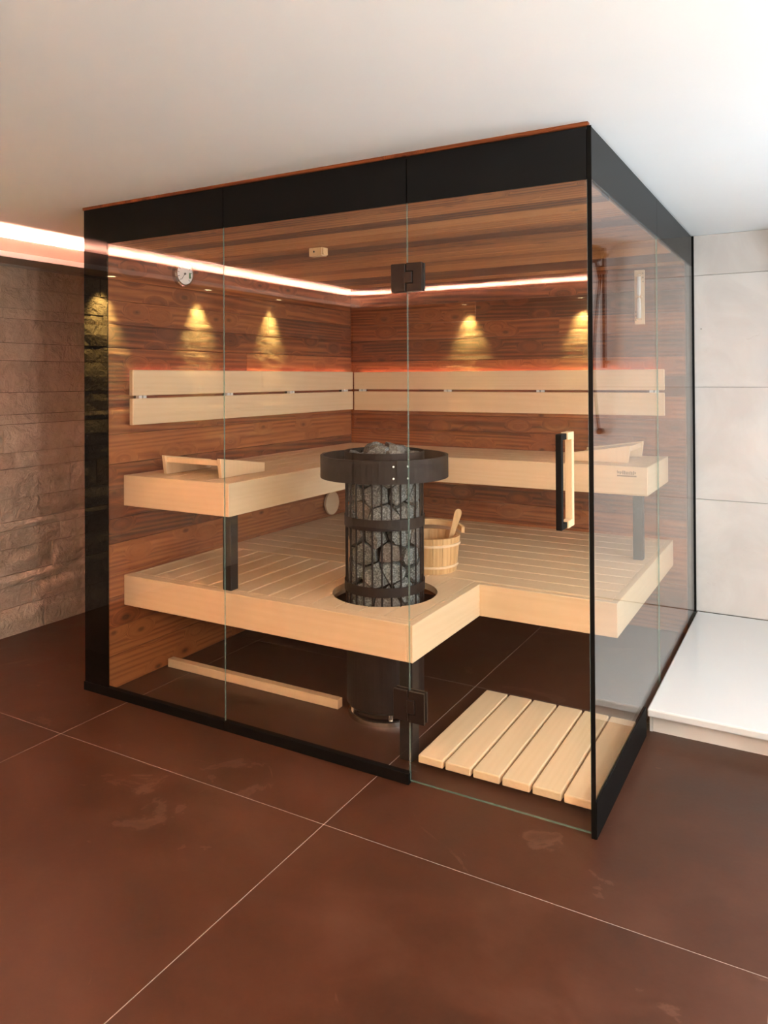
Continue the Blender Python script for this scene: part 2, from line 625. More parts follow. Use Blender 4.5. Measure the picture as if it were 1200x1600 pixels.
# stone walls, each block its own piece
def stone_block(a0, a1, z0, z1, along, rough, parent):
    """along 'y': block on the left wall, face towards +x; along 'x': on the rear wall, face towards +y"""
    nx = max(2, min(6, int((a1 - a0) / 0.08)))
    nz = 2
    proud = random.uniform(0.0, 0.012)
    bm = bmesh.new()
    g = []
    seed = random.uniform(0, 100)
    for i in range(nx + 1):
        row = []
        for k in range(nz + 1):
            a = a0 + (a1 - a0) * i / nx
            z = z0 + (z1 - z0) * k / nz
            edge = i in (0, nx) or k in (0, nz)
            d = 0.004 + proud + (noise.noise(Vector((a * 7 + seed, z * 9, seed))) * 0.5 + 0.5) * rough * (0.35 if edge else 1.0)
            row.append((a, z, d))
        g.append(row)

    def P(a, z, d):
        return (XS + d, a, z) if along == 'y' else (a, YR + d, z)
    vf = [[bm.verts.new(P(*c)) for c in row] for row in g]
    vb = {}
    for i in range(nx + 1):
        for k in range(nz + 1):
            if i in (0, nx) or k in (0, nz):
                vb[i, k] = bm.verts.new(P(g[i][k][0], g[i][k][1], -0.010))
    for i in range(nx):
        for k in range(nz):
            bm.faces.new((vf[i][k], vf[i + 1][k], vf[i + 1][k + 1], vf[i][k + 1]))
    loop = [(i, 0) for i in range(nx)] + [(nx, k) for k in range(nz)] + [(i, nz) for i in range(nx, 0, -1)] + [(0, k) for k in range(nz, 0, -1)]
    for q in range(len(loop)):
        a, b = loop[q], loop[(q + 1) % len(loop)]
        bm.faces.new((vf[a[0]][a[1]], vf[b[0]][b[1]], vb[b], vb[a]))
    bmesh.ops.recalc_face_normals(bm, faces=list(bm.faces))
    return link('stone_block', bm, 'stone', parent)


wall_left = struct(box('wall_left', XS - 0.2, XS - 0.004, YR, D + 0.01, 0, ZC, 'wall_core'),
                   'left wall of split-face stone blocks under the lit cove')
wall_front = struct(box('wall_front', XS - 0.2, XR + 0.15, YR - 0.2, YR - 0.004, 0, ZC, 'wall_core'),
                    'stone block wall behind the viewer, seen as a reflection in the glass')
ROWS = []
z = 0.0
pat = [0.150, 0.115, 0.060, 0.135, 0.100, 0.045, 0.120, 0.160, 0.085, 0.150, 0.052, 0.118, 0.170, 0.095, 0.130, 0.055, 0.110, 0.150, 0.160]
for k in pat:
    z1 = min(z + k, 1.968)
    if z1 - z > 0.02:
        ROWS.append((z, z1))
    z = z1
if ROWS[-1][1] < 1.966:
    ROWS[-1] = (ROWS[-1][0], 1.968)
for (z0, z1) in ROWS:
    for along, lo, hi, par in (('y', YR + 0.02, D, wall_left), ('x', XS + 0.02, XR - 0.4, wall_front)):
        a = lo
        first = True
        while a < hi - 1e-6:
            L = random.uniform(0.30, 0.62) if z1 - z0 < 0.09 else random.uniform(0.20, 0.52)
            if first:
                L *= random.uniform(0.4, 1.0)
                first = False
            b = min(a + L, hi)
            if hi - b < 0.12:
                b = hi
            if along == 'y':
                rough = 0.010 + 0.014 * max(0, 1.45 - z0) if a > -0.1 else 0.022
            else:
                rough = 0.022
            stone_block(a + 0.0012, b - 0.0012, z0 + 0.0012, z1 - 0.0012, along, rough, par)
            a = b

# light cove: soffit box along the stone walls with an LED strip in its trough
SX = XS + 0.232
SY = YR + 0.232
trim_1 = struct(box('trim_1', XS, SX, YR, D, 1.970, 1.988, 'soffit'), 'painted light cove along the left stone wall')
box('fascia', SX - 0.018, SX, SY, D, 1.988, 2.061, 'soffit', trim_1)
box('bead', SX, SX + 0.010, SY + 0.010, D, 1.970, 1.997, 'plaster', trim_1)
box('shadow_strip', XS, XS + 0.03, YR, D, 1.957, 1.970, 'soffit', trim_1)
box('led_strip', -0.800, -0.785, SY - 0.1, D - 0.01, 2.026, 2.034, 'led_cove', trim_1)
box('led_carrier', -0.805, -0.780, SY - 0.1, D - 0.01, 1.988, 2.026, 'soffit', trim_1)
trim_2 = struct(box('trim_2', SX, XR, YR, SY, 1.970, 1.988, 'soffit'), 'painted light cove along the rear stone wall, seen as a reflection')
box('fascia', SX, XR, SY - 0.018, SY, 1.988, 2.061, 'soffit', trim_2)
box('bead', SX + 0.010, XR, SY, SY + 0.010, 1.970, 1.997, 'soffit', trim_2)
box('led_strip', -0.78, XR - 0.4, YR + 0.132, YR + 0.147, 2.026, 2.034, 'led_cove', trim_2)
box('led_carrier', -0.78, XR - 0.4, YR + 0.127, YR + 0.152, 1.988, 2.026, 'soffit', trim_2)


def downlight(x, y, par, watts=190.0):
    lathe('downlight_ring', [(0.026, 1.970), (0.033, 1.968), (0.033, 1.9655), (0.024, 1.9655), (0.022, 1.970)], x, y, 'plastic_white', par, 20)
    lathe('downlight_lens', [(0.0, 1.9672), (0.022, 1.9672), (0.022, 1.9695), (0.0, 1.9695)], x, y, 'lamp_face', par, 20)
    d = bpy.data.lights.new('downlight_beam', 'SPOT')
    d.energy = watts
    d.color = (1.0, 0.68, 0.20)
    d.spot_size = math.radians(64)
    d.spot_blend = 1.0
    d.shadow_soft_size = 0.02
    o = bpy.data.objects.new('downlight_beam', d)
    COL.objects.link(o)
    o.location = (x, y, 1.962)
    tgt = Vector((-0.33, 0, -1)) if par is trim_1 else Vector((0, -0.33, -1))
    o.rotation_euler = tgt.to_track_quat('-Z', 'Y').to_euler()


for y in (-0.849, -1.670, -2.458):
    downlight(-0.822, y, trim_1)
for x in (0.25, 1.221):
    downlight(x, YR + 0.110, trim_2)

# ------------------------------------------------------------------ cabin shell (wood)
wall_sl = struct(box('wall_sauna_left', 0.012, 0.089, 0.018, D + 0.008, 0, 2.098, 'wall_core'),
                 'left cabin wall clad in dark reddish brown boards')
wall_sb = struct(box('wall_sauna_back', 0.089, 2.190, YW + 0.021, D + 0.008, 0, 2.098, 'wall_core'),
                 'back cabin wall clad in dark reddish brown boards')
zrows = [0.0, 0.145, 0.265, 0.40, 0.50, 0.635, 0.745, 0.872, 0.985, 1.115, 1.235, 1.345, 1.495, 1.60, 1.705, 1.797, ZW]
for k in range(len(zrows) - 1):
    z0, z1 = zrows[k] + 0.0007, zrows[k + 1] - 0.0007
    cut = random.choice([None, None, random.uniform(0.5, 1.6)])
    ends = [0.020, YW] if cut is None else [0.020, cut, YW]
    pr = random.uniform(-0.001, 0.0015)
    for a, b in zip(ends, ends[1:]):
        box('wall_board', 0.086, XW + pr, a + 0.0003, b - 0.0003, z0, z1, 'thermo_y', wall_sl, 0.0012)
zr2 = [0.0, 0.13, 0.255, 0.36, 0.50, 0.610, 0.700, 0.79, 0.93, 1.03, 1.125, 1.25, 1.36, 1.465, 1.60, 1.70, 1.82, ZW]
for k in range(len(zr2) - 1):
    z0, z1 = zr2[k] + 0.0007, zr2[k + 1] - 0.0007
    cut = random.choice([None, None, random.uniform(0.6, 1.7)])
    ends = [XW, 2.195] if cut is None else [XW, cut, 2.195]
    pr = random.uniform(-0.0015, 0.001)
    for a, b in zip(ends, ends[1:]):
        box('wall_board', a + 0.0003, b - 0.0003, YW + pr, YW + 0.024, z0, z1, 'thermo_x', wall_sb, 0.0012)
ceil_s = struct(box('ceiling_sauna', 0.012, 2.190, 0.020, D + 0.008, ZW + 0.022, 2.098, 'wall_core'),
                'cabin ceiling of dark brown boards with striped grain')
y = 0.022
while y < YW - 0.01:
    w = random.uniform(0.085, 0.125)
    y1 = min(y + w, YW)
    if YW - y1 < 0.04:
        y1 = YW
    box('ceiling_board', XW, 2.195, y + 0.0006, y1 - 0.0006, ZW + random.uniform(-0.001, 0.001), ZW + 0.024, 'thermo_c', ceil_s, 0.0012)
    y = y1
struct(box('trim_3', 0.0, W - 0.006, -0.007, 0.014, H + 0.0005, ZC, 'thermo_x'), 'thin brown wooden strip between the black glass band and the ceiling')


# ------------------------------------------------------------------ glass
def pane(name, x0, x1, y0, y1, z0, z1, parent, thin):
    bm = bmesh.new()
    v, fs = add_box(bm, x0, x1, y0, y1, z0, z1)
    for f in fs:
        n = f.normal if f.normal.length else None
        f.normal_update()
        if abs(f.normal[thin]) < 0.5:
            f.material_index = 1
    return link(name, bm, ['glass', 'glass_edge'], parent)


T = 0.006
ZB = 1.943      # lower edge of the black band
g1 = thing('glass_panel', 'leftmost fixed front glass panel with a black band down its left edge', 'glass panel')
pane('pane', 0.147, 0.8010, 0, T, 0.004, ZB, g1, 1)
box('black_band', 0.0, 0.8010, 0, T, ZB, H, 'black_glass', g1)
box('black_side_band', 0.0, 0.147, 0, T, 0.004, ZB, 'black_glass', g1)
box('floor_profile', 0.0, 0.8010, -0.007, T + 0.010, 0.0, 0.036, 'black_metal', g1)
g2 = thing('glass_panel', 'fixed front glass panel in the middle, between the left panel and the hinged door', 'glass panel')
pane('pane', 0.8030, 1.6070, 0, T, 0.004, ZB, g2, 1)
box('black_band', 0.8030, 1.6070, 0, T, ZB, H, 'black_glass', g2)
box('floor_profile', 0.8030, 1.6070, -0.007, T + 0.010, 0.0, 0.036, 'black_metal', g2)
box('clear_stop', 1.590, 1.628, T + 0.003, T + 0.013, 0.038, 0.062, 'glass', g2, 0.002)

door = thing('glass_door', 'frameless glass sauna door with dark hinges and a black and wood pull handle', 'door')
pane('pane', 1.6100, 2.2115, 0, T, 0.014, ZB, door, 1)
box('black_band', 1.6100, 2.2115, 0, T, ZB, H - 0.001, 'black_glass', door)
box('bottom_seal', 1.6105, 2.2115, 0.001, T - 0.001, 0.0105, 0.014, 'glass_edge', door)
for z0, z1 in ((1.645, 1.740), (0.212, 0.314)):
    hg = box('hinge', 1.552, 1.6065, -0.011, -0.001, z0, z1, 'hinge_metal', door, 0.002)
    bm = bmesh.new()
    prism(None, [(1.6115, z0), (1.668, z0), (1.668, z1), (1.6115, z1), (1.6115, z1 - 0.026), (1.636, z1 - 0.026), (1.636, z0 + 0.026), (1.6115, z0 + 0.026)],
          -0.011, -0.001, None, None, bm, 1)
    link('hinge_leaf', bm, 'hinge_metal', hg)
    box('hinge_knuckle', 1.604, 1.633, -0.013, -0.001, z0 + 0.028, z1 - 0.028, 'hinge_metal', hg, 0.002)
    box('hinge_inner_leaf', 1.552, 1.668, T + 0.003, T + 0.014, z0, z1, 'hinge_metal', hg, 0.002)


def pull(name, x0, x1, yg, yo, z0, z1, mat, parent):
    """D-shaped pull handle made of one square bar with two stand-offs"""
    t = x1 - x0
    s = 1 if yo > yg else -1
    bm = bmesh.new()
    pts = [(yg, z0), (yo, z0), (yo, z1), (yg, z1), (yg, z1 - t), (yo - s * t, z1 - t), (yo - s * t, z0 + t), (yg, z0 + t)]
    prism(None, pts, x0, x1, None, None, bm, 0)
    bmesh.ops.bevel(bm, geom=list(bm.edges), offset=0.0012, segments=1, affect='EDGES')
    return link(name, bm, mat, parent)


pull('outer_handle', 2.129, 2.147, -0.0005, -0.055, 0.905, 1.188, 'black_metal', door)
pull('inner_handle', 2.127, 2.149, T + 0.0005, 0.070, 0.902, 1.190, 'aspen_z', door)

TY = 0.790   # front of the shower tray riser
g3 = thing('glass_panel', 'side glass panel nearest the viewer, right of the door, black foot band', 'glass panel')
pane('pane', W - T, W, 0.0, 1.0660, 0.004, ZB, g3, 0)
box('black_band', W - T, W, 0.0, 1.0660, ZB, H, 'black_glass', g3)
box('corner_profile', W - T - 0.004, W + 0.003, -0.004, -0.0005, 0.0, H, 'black_metal', g3)
box('foot_profile', W + 0.0005, W + 0.006, -0.002, TY - 0.052, 0.0, 0.108, 'black_metal', g3)
g4 = thing('glass_panel', 'rear side glass panel meeting the pale tiled wall beside the shower', 'glass panel')
pane('pane', W - T, W, 1.0680, D - 0.003, 0.004, ZB, g4, 0)
box('black_band', W - T, W, 1.0680, D - 0.003, ZB, H, 'black_glass', g4)
box('wall_profile', W - T - 0.004, W + 0.005, D - 0.016, D - 0.001, 0.10, H + 0.006, 'black_metal', g4)

# ------------------------------------------------------------------ benches
LZ0, LZ1 = 0.354, 0.487
UZ0, UZ1 = 0.795, 0.931
BY = 0.118                      # front of the benches
LX = 1.560                      # right side of the lower bench's front arm
LY2 = 0.727                     # front of the lower bench's back section
LXE = 2.128                     # right end of the lower bench
HX, HY, HR = 1.26, 0.45, 0.214  # heater axis and hole radius

low = thing('lower_bench', 'wide pale wooden lower bench with a round cut-out for the heater', 'bench')
FT = 0.026
box('front_fascia', XW + 0.001, LX - FT, BY, BY + FT, LZ0, LZ1, 'aspen_x', low, 0.002)
box('side_fascia', LX - FT, LX, BY, LY2 + FT, LZ0, LZ1, 'aspen_y', low, 0.002)
box('front_fascia', LX, LXE, LY2, LY2 + FT, LZ0, LZ1, 'aspen_x', low, 0.002)
box('side_fascia', LXE - FT, LXE, LY2 + FT, YW - 0.002, LZ0, LZ1, 'aspen_y', low, 0.002)
ST = 0.028
box('border_slat', XW + 0.002, LX - FT, BY + FT, BY + 0.052, LZ1 - ST, LZ1 - 0.0008, 'aspen_x', low, 0.0015)
YS0, YS1 = BY + 0.053, 0.770


def circ(x, s):
    d = HR * HR - (x - HX) ** 2
    return HY + s * math.sqrt(max(d, 0.0))


def slat_poly(a, b, name='slat'):
    inside = [x for x in (a, b) if abs(x - HX) < HR]
    if not inside and not (a < HX - HR and b > HX + HR):
        box(name, a, b, YS0, YS1, LZ1 - ST, LZ1 - 0.001, 'aspen_y', low, 0.003)
        return
    N = 10
    if len(inside) == 2:
        xs = [a + (b - a) * i / N for i in range(N + 1)]
        prism(name, [(a, YS0), (b, YS0)] + [(x, circ(x, -1)) for x in reversed(xs)], LZ1 - ST, LZ1 - 0.001, 'aspen_y', low)
        prism(name, [(x, circ(x, 1)) for x in xs] + [(b, YS1), (a, YS1)], LZ1 - ST, LZ1 - 0.001, 'aspen_y', low)
    elif b in inside:      # notch on the right edge
        e = HX - HR
        xs = [e + (b - e) * i / N for i in range(N + 1)]
        prism(name, [(a, YS0), (b, YS0)] + [(x, circ(x, -1)) for x in reversed(xs)] + [(x, circ(x, 1)) for x in xs[1:]] + [(b, YS1), (a, YS1)],
              LZ1 - ST, LZ1 - 0.001, 'aspen_y', low)
    else:
        e = HX + HR
        xs = [a + (e - a) * i / N for i in range(N + 1)]
        prism(name, [(a, YS0), (b, YS0), (b, YS1), (a, YS1)] + [(x, circ(x, 1)) for x in xs] + [(x, circ(x, -1)) for x in reversed(xs[:-1])],
              LZ1 - ST, LZ1 - 0.001, 'aspen_y', low)


box('border_slat', 1.5215, LX - FT, YS0, LY2 + FT, LZ1 - ST, LZ1 - 0.0008, 'aspen_y', low, 0.001)
b = 1.519
while b > XW + 0.02:
    a = max(b - 0.1065, XW + 0.003)
    slat_poly(a + 0.0045, b - 0.0005)
    b -= 0.1065
ys = [0.773, 0.899, 1.014, 1.138, 1.265, 1.398, 1.532, 1.672, 1.811, 1.945, YW - 0.002]
for a, b in zip(ys, ys[1:]):
    box('slat', XW + 0.003, LXE - FT - 0.002, a + 0.004, b - 0.001, LZ1 - ST, LZ1 - 0.001, 'aspen_x', low, 0.003)
for x0, x1 in ((0.16, 0.20), (0.92, 0.96), (1.515, 1.532)):
    box('support_rail', x0, x1, BY + FT, YW - 0.01, LZ1 - ST - 0.06, LZ1 - ST - 0.001, 'aspen_y', low)
box('support_rail', 2.06, 2.10, LY2 + FT, YW - 0.01, LZ1 - ST - 0.06, LZ1 - ST - 0.001, 'aspen_y', low)
box('leg', 1.498, 1.550, 0.132, 0.184, 0.0, LZ1 - ST - 0.062, 'post_steel', low, 0.002)

UX, UY, UXE = 0.722, 1.455, 2.106
upb = thing('upper_bench', 'pale wooden upper bench running along the left and back walls', 'bench')
box('front_fascia', XW + 0.001, UX - FT, BY, BY + FT, UZ0, UZ1, 'aspen_x', upb, 0.002)
box('side_fascia', UX - FT, UX, BY, UY + FT, UZ0, UZ1, 'aspen_y', upb, 0.002)
box('front_fascia', UX, UXE, UY, UY + FT, UZ0, UZ1, 'aspen_x', upb, 0.002)
box('side_fascia', UXE - FT, UXE, UY + FT, YW - 0.002, UZ0, UZ1, 'aspen_y', upb, 0.002)
a = XW + 0.003
for k in range(5):
    b = a + (UX - FT - 0.002 - XW - 0.003) / 5
    box('slat', a, b - 0.004, BY + FT + 0.002, UY - 0.002, UZ1 - ST, UZ1 - 0.001, 'aspen_y', upb, 0.0015)
    a = b
a = UY + (0.002 if False else FT + 0.002)
box('slat', XW + 0.003, UX - FT, UY + 0.001, UY + FT, UZ1 - ST, UZ1 - 0.001, 'aspen_x', upb, 0.0015)
for k in range(5):
    b = a + (YW - 0.003 - UY - FT - 0.002) / 5
    box('slat', XW + 0.003, UXE - FT - 0.002, a, b - 0.004, UZ1 - ST, UZ1 - 0.001, 'aspen_x', upb, 0.0015)
    a = b
for x0, x1 in ((0.16, 0.20), (0.60, 0.64)):
    box('support_rail', x0, x1, BY + FT, YW - 0.01, UZ1 - ST - 0.07, UZ1 - ST - 0.001, 'aspen_y', upb)
box('support_rail', UX, UXE - FT, 1.62, 1.66, UZ1 - ST - 0.07, UZ1 - ST - 0.001, 'aspen_x', upb)
box('leg', 0.662, 0.707, 0.147, 0.192, LZ1 - 0.0005, UZ1 - ST - 0.001, 'post_steel', upb, 0.002)
box('leg', 2.032, 2.077, UY + FT + 0.0005, UY + FT + 0.045, LZ1 - 0.0005, UZ1 - ST - 0.001, 'post_steel', upb, 0.002)
# burnt-in maker's mark, too small to read
bm = bmesh.new()
mx0, mx1, mz0, mz1 = 1.966, 2.056, 0.886, 0.910
add_box(bm, mx0, mx1, UY - 0.0006, UY + 0.001, mz0 - 0.004, mz0 + 0.003)
xx = mx0
while xx < mx1 - 0.004:
    wl = random.choice([0.003, 0.005, 0.006])
    add_box(bm, xx, min(xx + wl, mx1), UY - 0.0006, UY + 0.001, mz0 + 0.006 + random.choice([0, 0, 0.004]), mz1 - random.choice([0, 0, 0.004]))
    xx += wl + 0.0022
link('burnt_mark', bm, 'burnt', upb)

# ------------------------------------------------------------------ backrests
bl = thing('backrest', 'pair of pale backrest boards along the left wall, lit from behind', 'backrest')
for z0, z1 in ((1.153, 1.271), (1.284, 1.399)):
    box('board', 0.134, 0.158, 0.130, 1.974, z0, z1, 'aspen_y', bl, 0.003)
for yy in (0.188, 0.776, 1.311, 1.890):
    for d in (-0.022, 0.004):
        box('clip', 0.137, 0.157, yy + d, yy + d + 0.018, 1.2712, 1.2838, 'plastic_white', bl)
    box('bracket', XW + 0.0016, 0.134, yy - 0.012, yy + 0.012, 1.19, 1.35, 'post_steel', bl)
box('led_strip', XW + 0.004, 0.131, 0.160, 1.950, 1.372, 1.380, 'led_back', bl)
bb = thing('backrest', 'pair of pale backrest boards along the back wall, lit from behind', 'backrest')
for z0, z1 in ((1.148, 1.271), (1.284, 1.396)):
    box('board', 0.162, 2.096, 1.976, 2.000, z0, z1, 'aspen_x', bb, 0.003)
for xx in (0.223, 0.833, 1.419, 2.043):
    for d in (-0.022, 0.004):
        box('clip', xx + d, xx + d + 0.018, 1.978, 1.998, 1.2712, 1.2838, 'plastic_white', bb)
    box('bracket', xx - 0.012, xx + 0.012, 2.000, YW - 0.0016, 1.19, 1.35, 'post_steel', bb)
box('led_strip', 0.19, 2.07, 2.003, YW - 0.004, 1.372, 1.380, 'led_back', bb)


# ------------------------------------------------------------------ headrests
def headrest(label, origin, rot):
    """local: tall end at -x side; side boards run along +x, 0.31 long, 0.34 apart along y"""
    t = thing('headrest', label, 'headrest')
    z = UZ1 + 0.0005
    L, Wd = 0.30, 0.345
    for yy in (0.0, Wd - 0.020):
        bm = bmesh.new()
        prism(None, [(0.012, 0), (L, 0), (L, 0.040), (0.0, 0.085)], yy, yy + 0.020, None, None, bm, 1)
        bmesh.ops.bevel(bm, geom=list(bm.edges), offset=0.0015, segments=1, affect='EDGES')
        link('side_board', bm, 'aspen_z', t)
    slope = (0.040 - 0.085) / L
    for x0 in (0.012, 0.078, 0.144, 0.210):
        x1 = x0 + 0.056
        za, zb = 0.085 + slope * x0 - 0.006, 0.085 + slope * x1 - 0.006
        bm = bmesh.new()
        th = 0.024
        prism(None, [(x0, za - th), (x1, zb - th), (x1, zb), (x0, za)], 0.0205, Wd - 0.0205, None, None, bm, 1)
        link('rest_slat', bm, 'aspen_z', t)
    t.location = (origin[0], origin[1], z)
    t.rotation_euler = (0, 0, rot)
    return t


# left one: tall end towards the front glass (local +x -> +y, local +y -> -x)
headrest('pale slatted headrest on the upper bench beside the left wall', (0.590, 0.215, 0), math.pi / 2)
# right one: tall end towards +x (local +x -> -x)
headrest('pale slatted headrest on the upper bench beside the side glass', (2.000, 1.935, 0), math.pi)

# ------------------------------------------------------------------ heater
heater = thing('sauna_heater', 'round black column heater with a cage full of rocks', 'heater')
CR = 0.160
lathe('base_column', [(0.150, 0.045), (CR - 0.002, 0.055), (CR - 0.002, 0.400), (0.0, 0.400)], HX, HY, 'heater_steel', heater, 56, smooth=False)
lathe('base_flange', [(0.128, 0.0), (0.152, 0.0), (0.152, 0.016), (0.146, 0.020), (0.128, 0.020)], HX, HY, 'chrome', heater, 56, closed=True)
for k in range(4):
    an = k * math.pi / 2 - 0.9
    lathe('foot', [(0.010, 0.020), (0.010, 0.0445)], HX + 0.132 * math.cos(an), HY + 0.132 * math.sin(an), 'chrome', heater, 12)
lathe('core', [(0.055, 0.401), (0.055, 0.98)], HX, HY, 'ink', heater, 24)


def band(name, r, z0, z1, t=0.003, mat='heater_steel'):
    return lathe(name, [(r - t, z0), (r, z0), (r, z1), (r - t, z1)], HX, HY, mat, heater, 64, closed=True)


band('cage_band', CR + 0.004, 0.762, 0.805)
band('cage_band', CR + 0.004, 0.505, 0.542)
band('cage_band', CR + 0.004, 0.402, 0.430)
band('top_rim', CR + 0.004, 1.012, 1.062, 0.004)
NR = 26
for k in range(NR):
    an = 2 * math.pi * (k + 0.35) / NR
    bm = bmesh.new()
    x, y = HX + (CR - 0.003) * math.cos(an), HY + (CR - 0.003) * math.sin(an)
    add_tube(bm, [(x, y, 0.402), (x, y, 1.050)], 0.0036, 6)
    link('cage_rod', bm, 'heater_steel', heater)
RR = 0.261
ring = lathe('guard_ring', [(RR - 0.012, 0.957), (RR, 0.957), (RR, 1.046), (RR - 0.012, 1.046)], HX, HY, 'heater_steel', heater, 72, closed=True)
view_an = math.atan2(CAM.y - HY, CAM.x - HX)
for off in (0.235, 0.235 + 2 * math.pi / 3, 0.235 + 4 * math.pi / 3):
    an = view_an + off
    ca, sa = math.cos(an), math.sin(an)
    # joint cover plate following the ring, with bolts either side
    bm = bmesh.new()
    seg = 8
    A = [an + (i / seg - 0.5) * 0.110 for i in range(seg + 1)]
    pts = [(HX + (RR + 0.0045) * math.cos(q), HY + (RR + 0.0045) * math.sin(q)) for q in A] + \
          [(HX + (RR + 0.0003) * math.cos(q), HY + (RR + 0.0003) * math.sin(q)) for q in reversed(A)]
    prism(None, pts, 0.957, 1.046, None, None, bm, 2)
    link('joint_plate', bm, 'heater_steel', ring)
    for da in (-0.105, 0.105):
        for zz in (0.979, 1.024):
            bm = bmesh.new()
            q = an + da
            c, s = math.cos(q), math.sin(q)
            add_tube(bm, [(HX + (RR - 0.001) * c, HY + (RR - 0.001) * s, zz), (HX + (RR + 0.004) * c, HY + (RR + 0.004) * s, zz)], [0.006, 0.0042], 10)
            link('bolt', bm, 'chrome', ring)
    bm = bmesh.new()
    add_tube(bm, [(HX + (CR + 0.003) * ca, HY + (CR + 0.003) * sa, 1.02), (HX + (RR - 0.011) * ca, HY + (RR - 0.011) * sa, 1.00)], 0.007, 8)
    link('ring_arm', bm, 'heater_steel', heater)

# rocks: angular blocks packed tightly between core and cage, cut as shrunken Voronoi cells
def cut(bm, co, no):
    g = list(bm.verts) + list(bm.edges) + list(bm.faces)
    r = bmesh.ops.bisect_plane(bm, geom=g, dist=1e-6, plane_co=co, plane_no=no, clear_outer=True)
    e = [x for x in r['geom_cut'] if isinstance(x, bmesh.types.BMEdge)]
    if e:
        try:
            bmesh.ops.contextual_create(bm, geom=e)
        except Exception:
            pass


def rock_cell(p, others, z0, z1, label, group, rs, shrink=0.925, inner=True, dome=None):
    bm = bmesh.new()
    add_box(bm, p.x - 0.09, p.x + 0.09, p.y - 0.09, p.y + 0.09, max(z0, p.z - 0.09), min(z1, p.z + 0.09))
    for q in others:
        d = q - p
        if 1e-6 < d.length < 0.2:
            cut(bm, (p + q) / 2, d.normalized())
    an = math.atan2(p.y - HY, p.x - HX)
    for da in (-0.75, -0.5, -0.25, 0, 0.25, 0.5, 0.75):
        n = Vector((math.cos(an + da), math.sin(an + da), 0))
        cut(bm, Vector((HX, HY, p.z)) + n * 0.1505, n)
    if inner:
        n = Vector((math.cos(an), math.sin(an), 0))
        cut(bm, Vector((HX, HY, p.z)) + n * 0.062, -n)
    if dome is not None:
        for k in range(3):
            n = Vector((rs.uniform(-0.45, 0.45), rs.uniform(-0.45, 0.45), 1)).normalized()
            cut(bm, Vector((p.x, p.y, dome + rs.uniform(-0.004, 0.006))), n)
    if len(bm.verts) < 4:
        bm.free()
        return
    c = Vector((0, 0, 0))
    for v in bm.verts:
        c += v.co
    c /= len(bm.verts)
    for k in range(7):        # chip a few corners
        n = Vector((rs.gauss(0, 1), rs.gauss(0, 1), rs.gauss(0, 1))).normalized()
        ext = max((v.co - c).dot(n) for v in bm.verts)
        cut(bm, c + n * ext * rs.uniform(0.66, 0.88), n)
    for v in bm.verts:
        v.co = c + (v.co - c) * shrink
    for v in bm.verts:
        v.co -= c
    bmesh.ops.remove_doubles(bm, verts=list(bm.verts), dist=0.002)
    bmesh.ops.recalc_face_normals(bm, faces=list(bm.faces))
    o = link('heater_rock', bm, 'rock')
    o.location = c
    tag(o, label, 'rock', group)


rs = random.Random(11)
pts = []
zz, k = 0.432, 0
while zz < 1.0:
    n = 9
    for i in range(n):
        an = 2 * math.pi * (i + 0.5 * (k % 2) + rs.uniform(-0.28, 0.28)) / n
        rr = 0.110 + rs.uniform(-0.012, 0.012)
        pts.append(Vector((HX + rr * math.cos(an), HY + rr * math.sin(an), zz + rs.uniform(-0.024, 0.024))))
    zz += 0.078
    k += 1
for p_ in pts:
    rock_cell(p_, pts, 0.403, 1.004, 'dark grey rock behind the rods of the heater cage', 'rocks in the heater cage', rs)
tops = []
for rr, n, zt in ((0.118, 9, 1.056), (0.055, 4, 1.088)):
    for i in range(n):
        an = 2 * math.pi * (i + rs.uniform(-0.2, 0.2)) / n
        tops.append((Vector((HX + rr * math.cos(an), HY + rr * math.sin(an), 1.03)), zt + rs.uniform(-0.008, 0.010)))
tp = [t[0] for t in tops]
for p_, zt in tops:
    rock_cell(p_, tp, 1.006, 1.12, 'dark grey rock heaped on top of the black heater cage', 'rocks on top of the heater', rs, 0.96, False, zt)

# ------------------------------------------------------------------ bucket and ladle
BX, BYc, BZ = 1.262, 0.872, LZ1 - 0.0005
bucket = thing('sauna_bucket', 'round pale wooden bucket standing on the lower bench behind the heater', 'bucket')
NS = 18
for k in range(NS):
    a0, a1 = 2 * math.pi * k / NS + 0.006, 2 * math.pi * (k + 1) / NS - 0.006
    bm = bmesh.new()
    vs_ = []
    for z, ro in ((0.0, 0.116), (0.158, 0.133)):
        for r in (ro, ro - 0.014):
            for q in (a0, (a0 + a1) / 2, a1):
                vs_.append(bm.verts.new((BX + r * math.cos(q), BYc + r * math.sin(q), BZ + z)))
    o = vs_
    # indices: bottom outer 0-2, bottom inner 3-5, top outer 6-8, top inner 9-11
    for f in ((0, 1, 7, 6), (1, 2, 8, 7), (4, 3, 9, 10), (5, 4, 10, 11), (6, 7, 10, 9), (7, 8, 11, 10),
              (1, 0, 3, 4), (2, 1, 4, 5), (0, 6, 9, 3), (8, 2, 5, 11)):
        bm.faces.new([o[i] for i in f])
    bmesh.ops.recalc_face_normals(bm, faces=list(bm.faces))
    link('stave', bm, 'pine_z', bucket)
lathe('bottom', [(0.0, BZ + 0.008), (0.1015, BZ + 0.008), (0.1025, BZ + 0.020), (0.0, BZ + 0.020)], BX, BYc, 'pine_x', bucket, 36)
for zh in (0.030, 0.125):
    ro = 0.116 + 0.017 * zh / 0.158
    bm = bmesh.new()
    add_lathe(bm, [(ro + 0.0005, BZ + zh - 0.006), (ro + 0.0045, BZ + zh - 0.005), (ro + 0.0052, BZ + zh + 0.005), (ro + 0.0012, BZ + zh + 0.006)],
              BX, BYc, 40, True)
    link('hoop', bm, 'aspen_z', bucket)
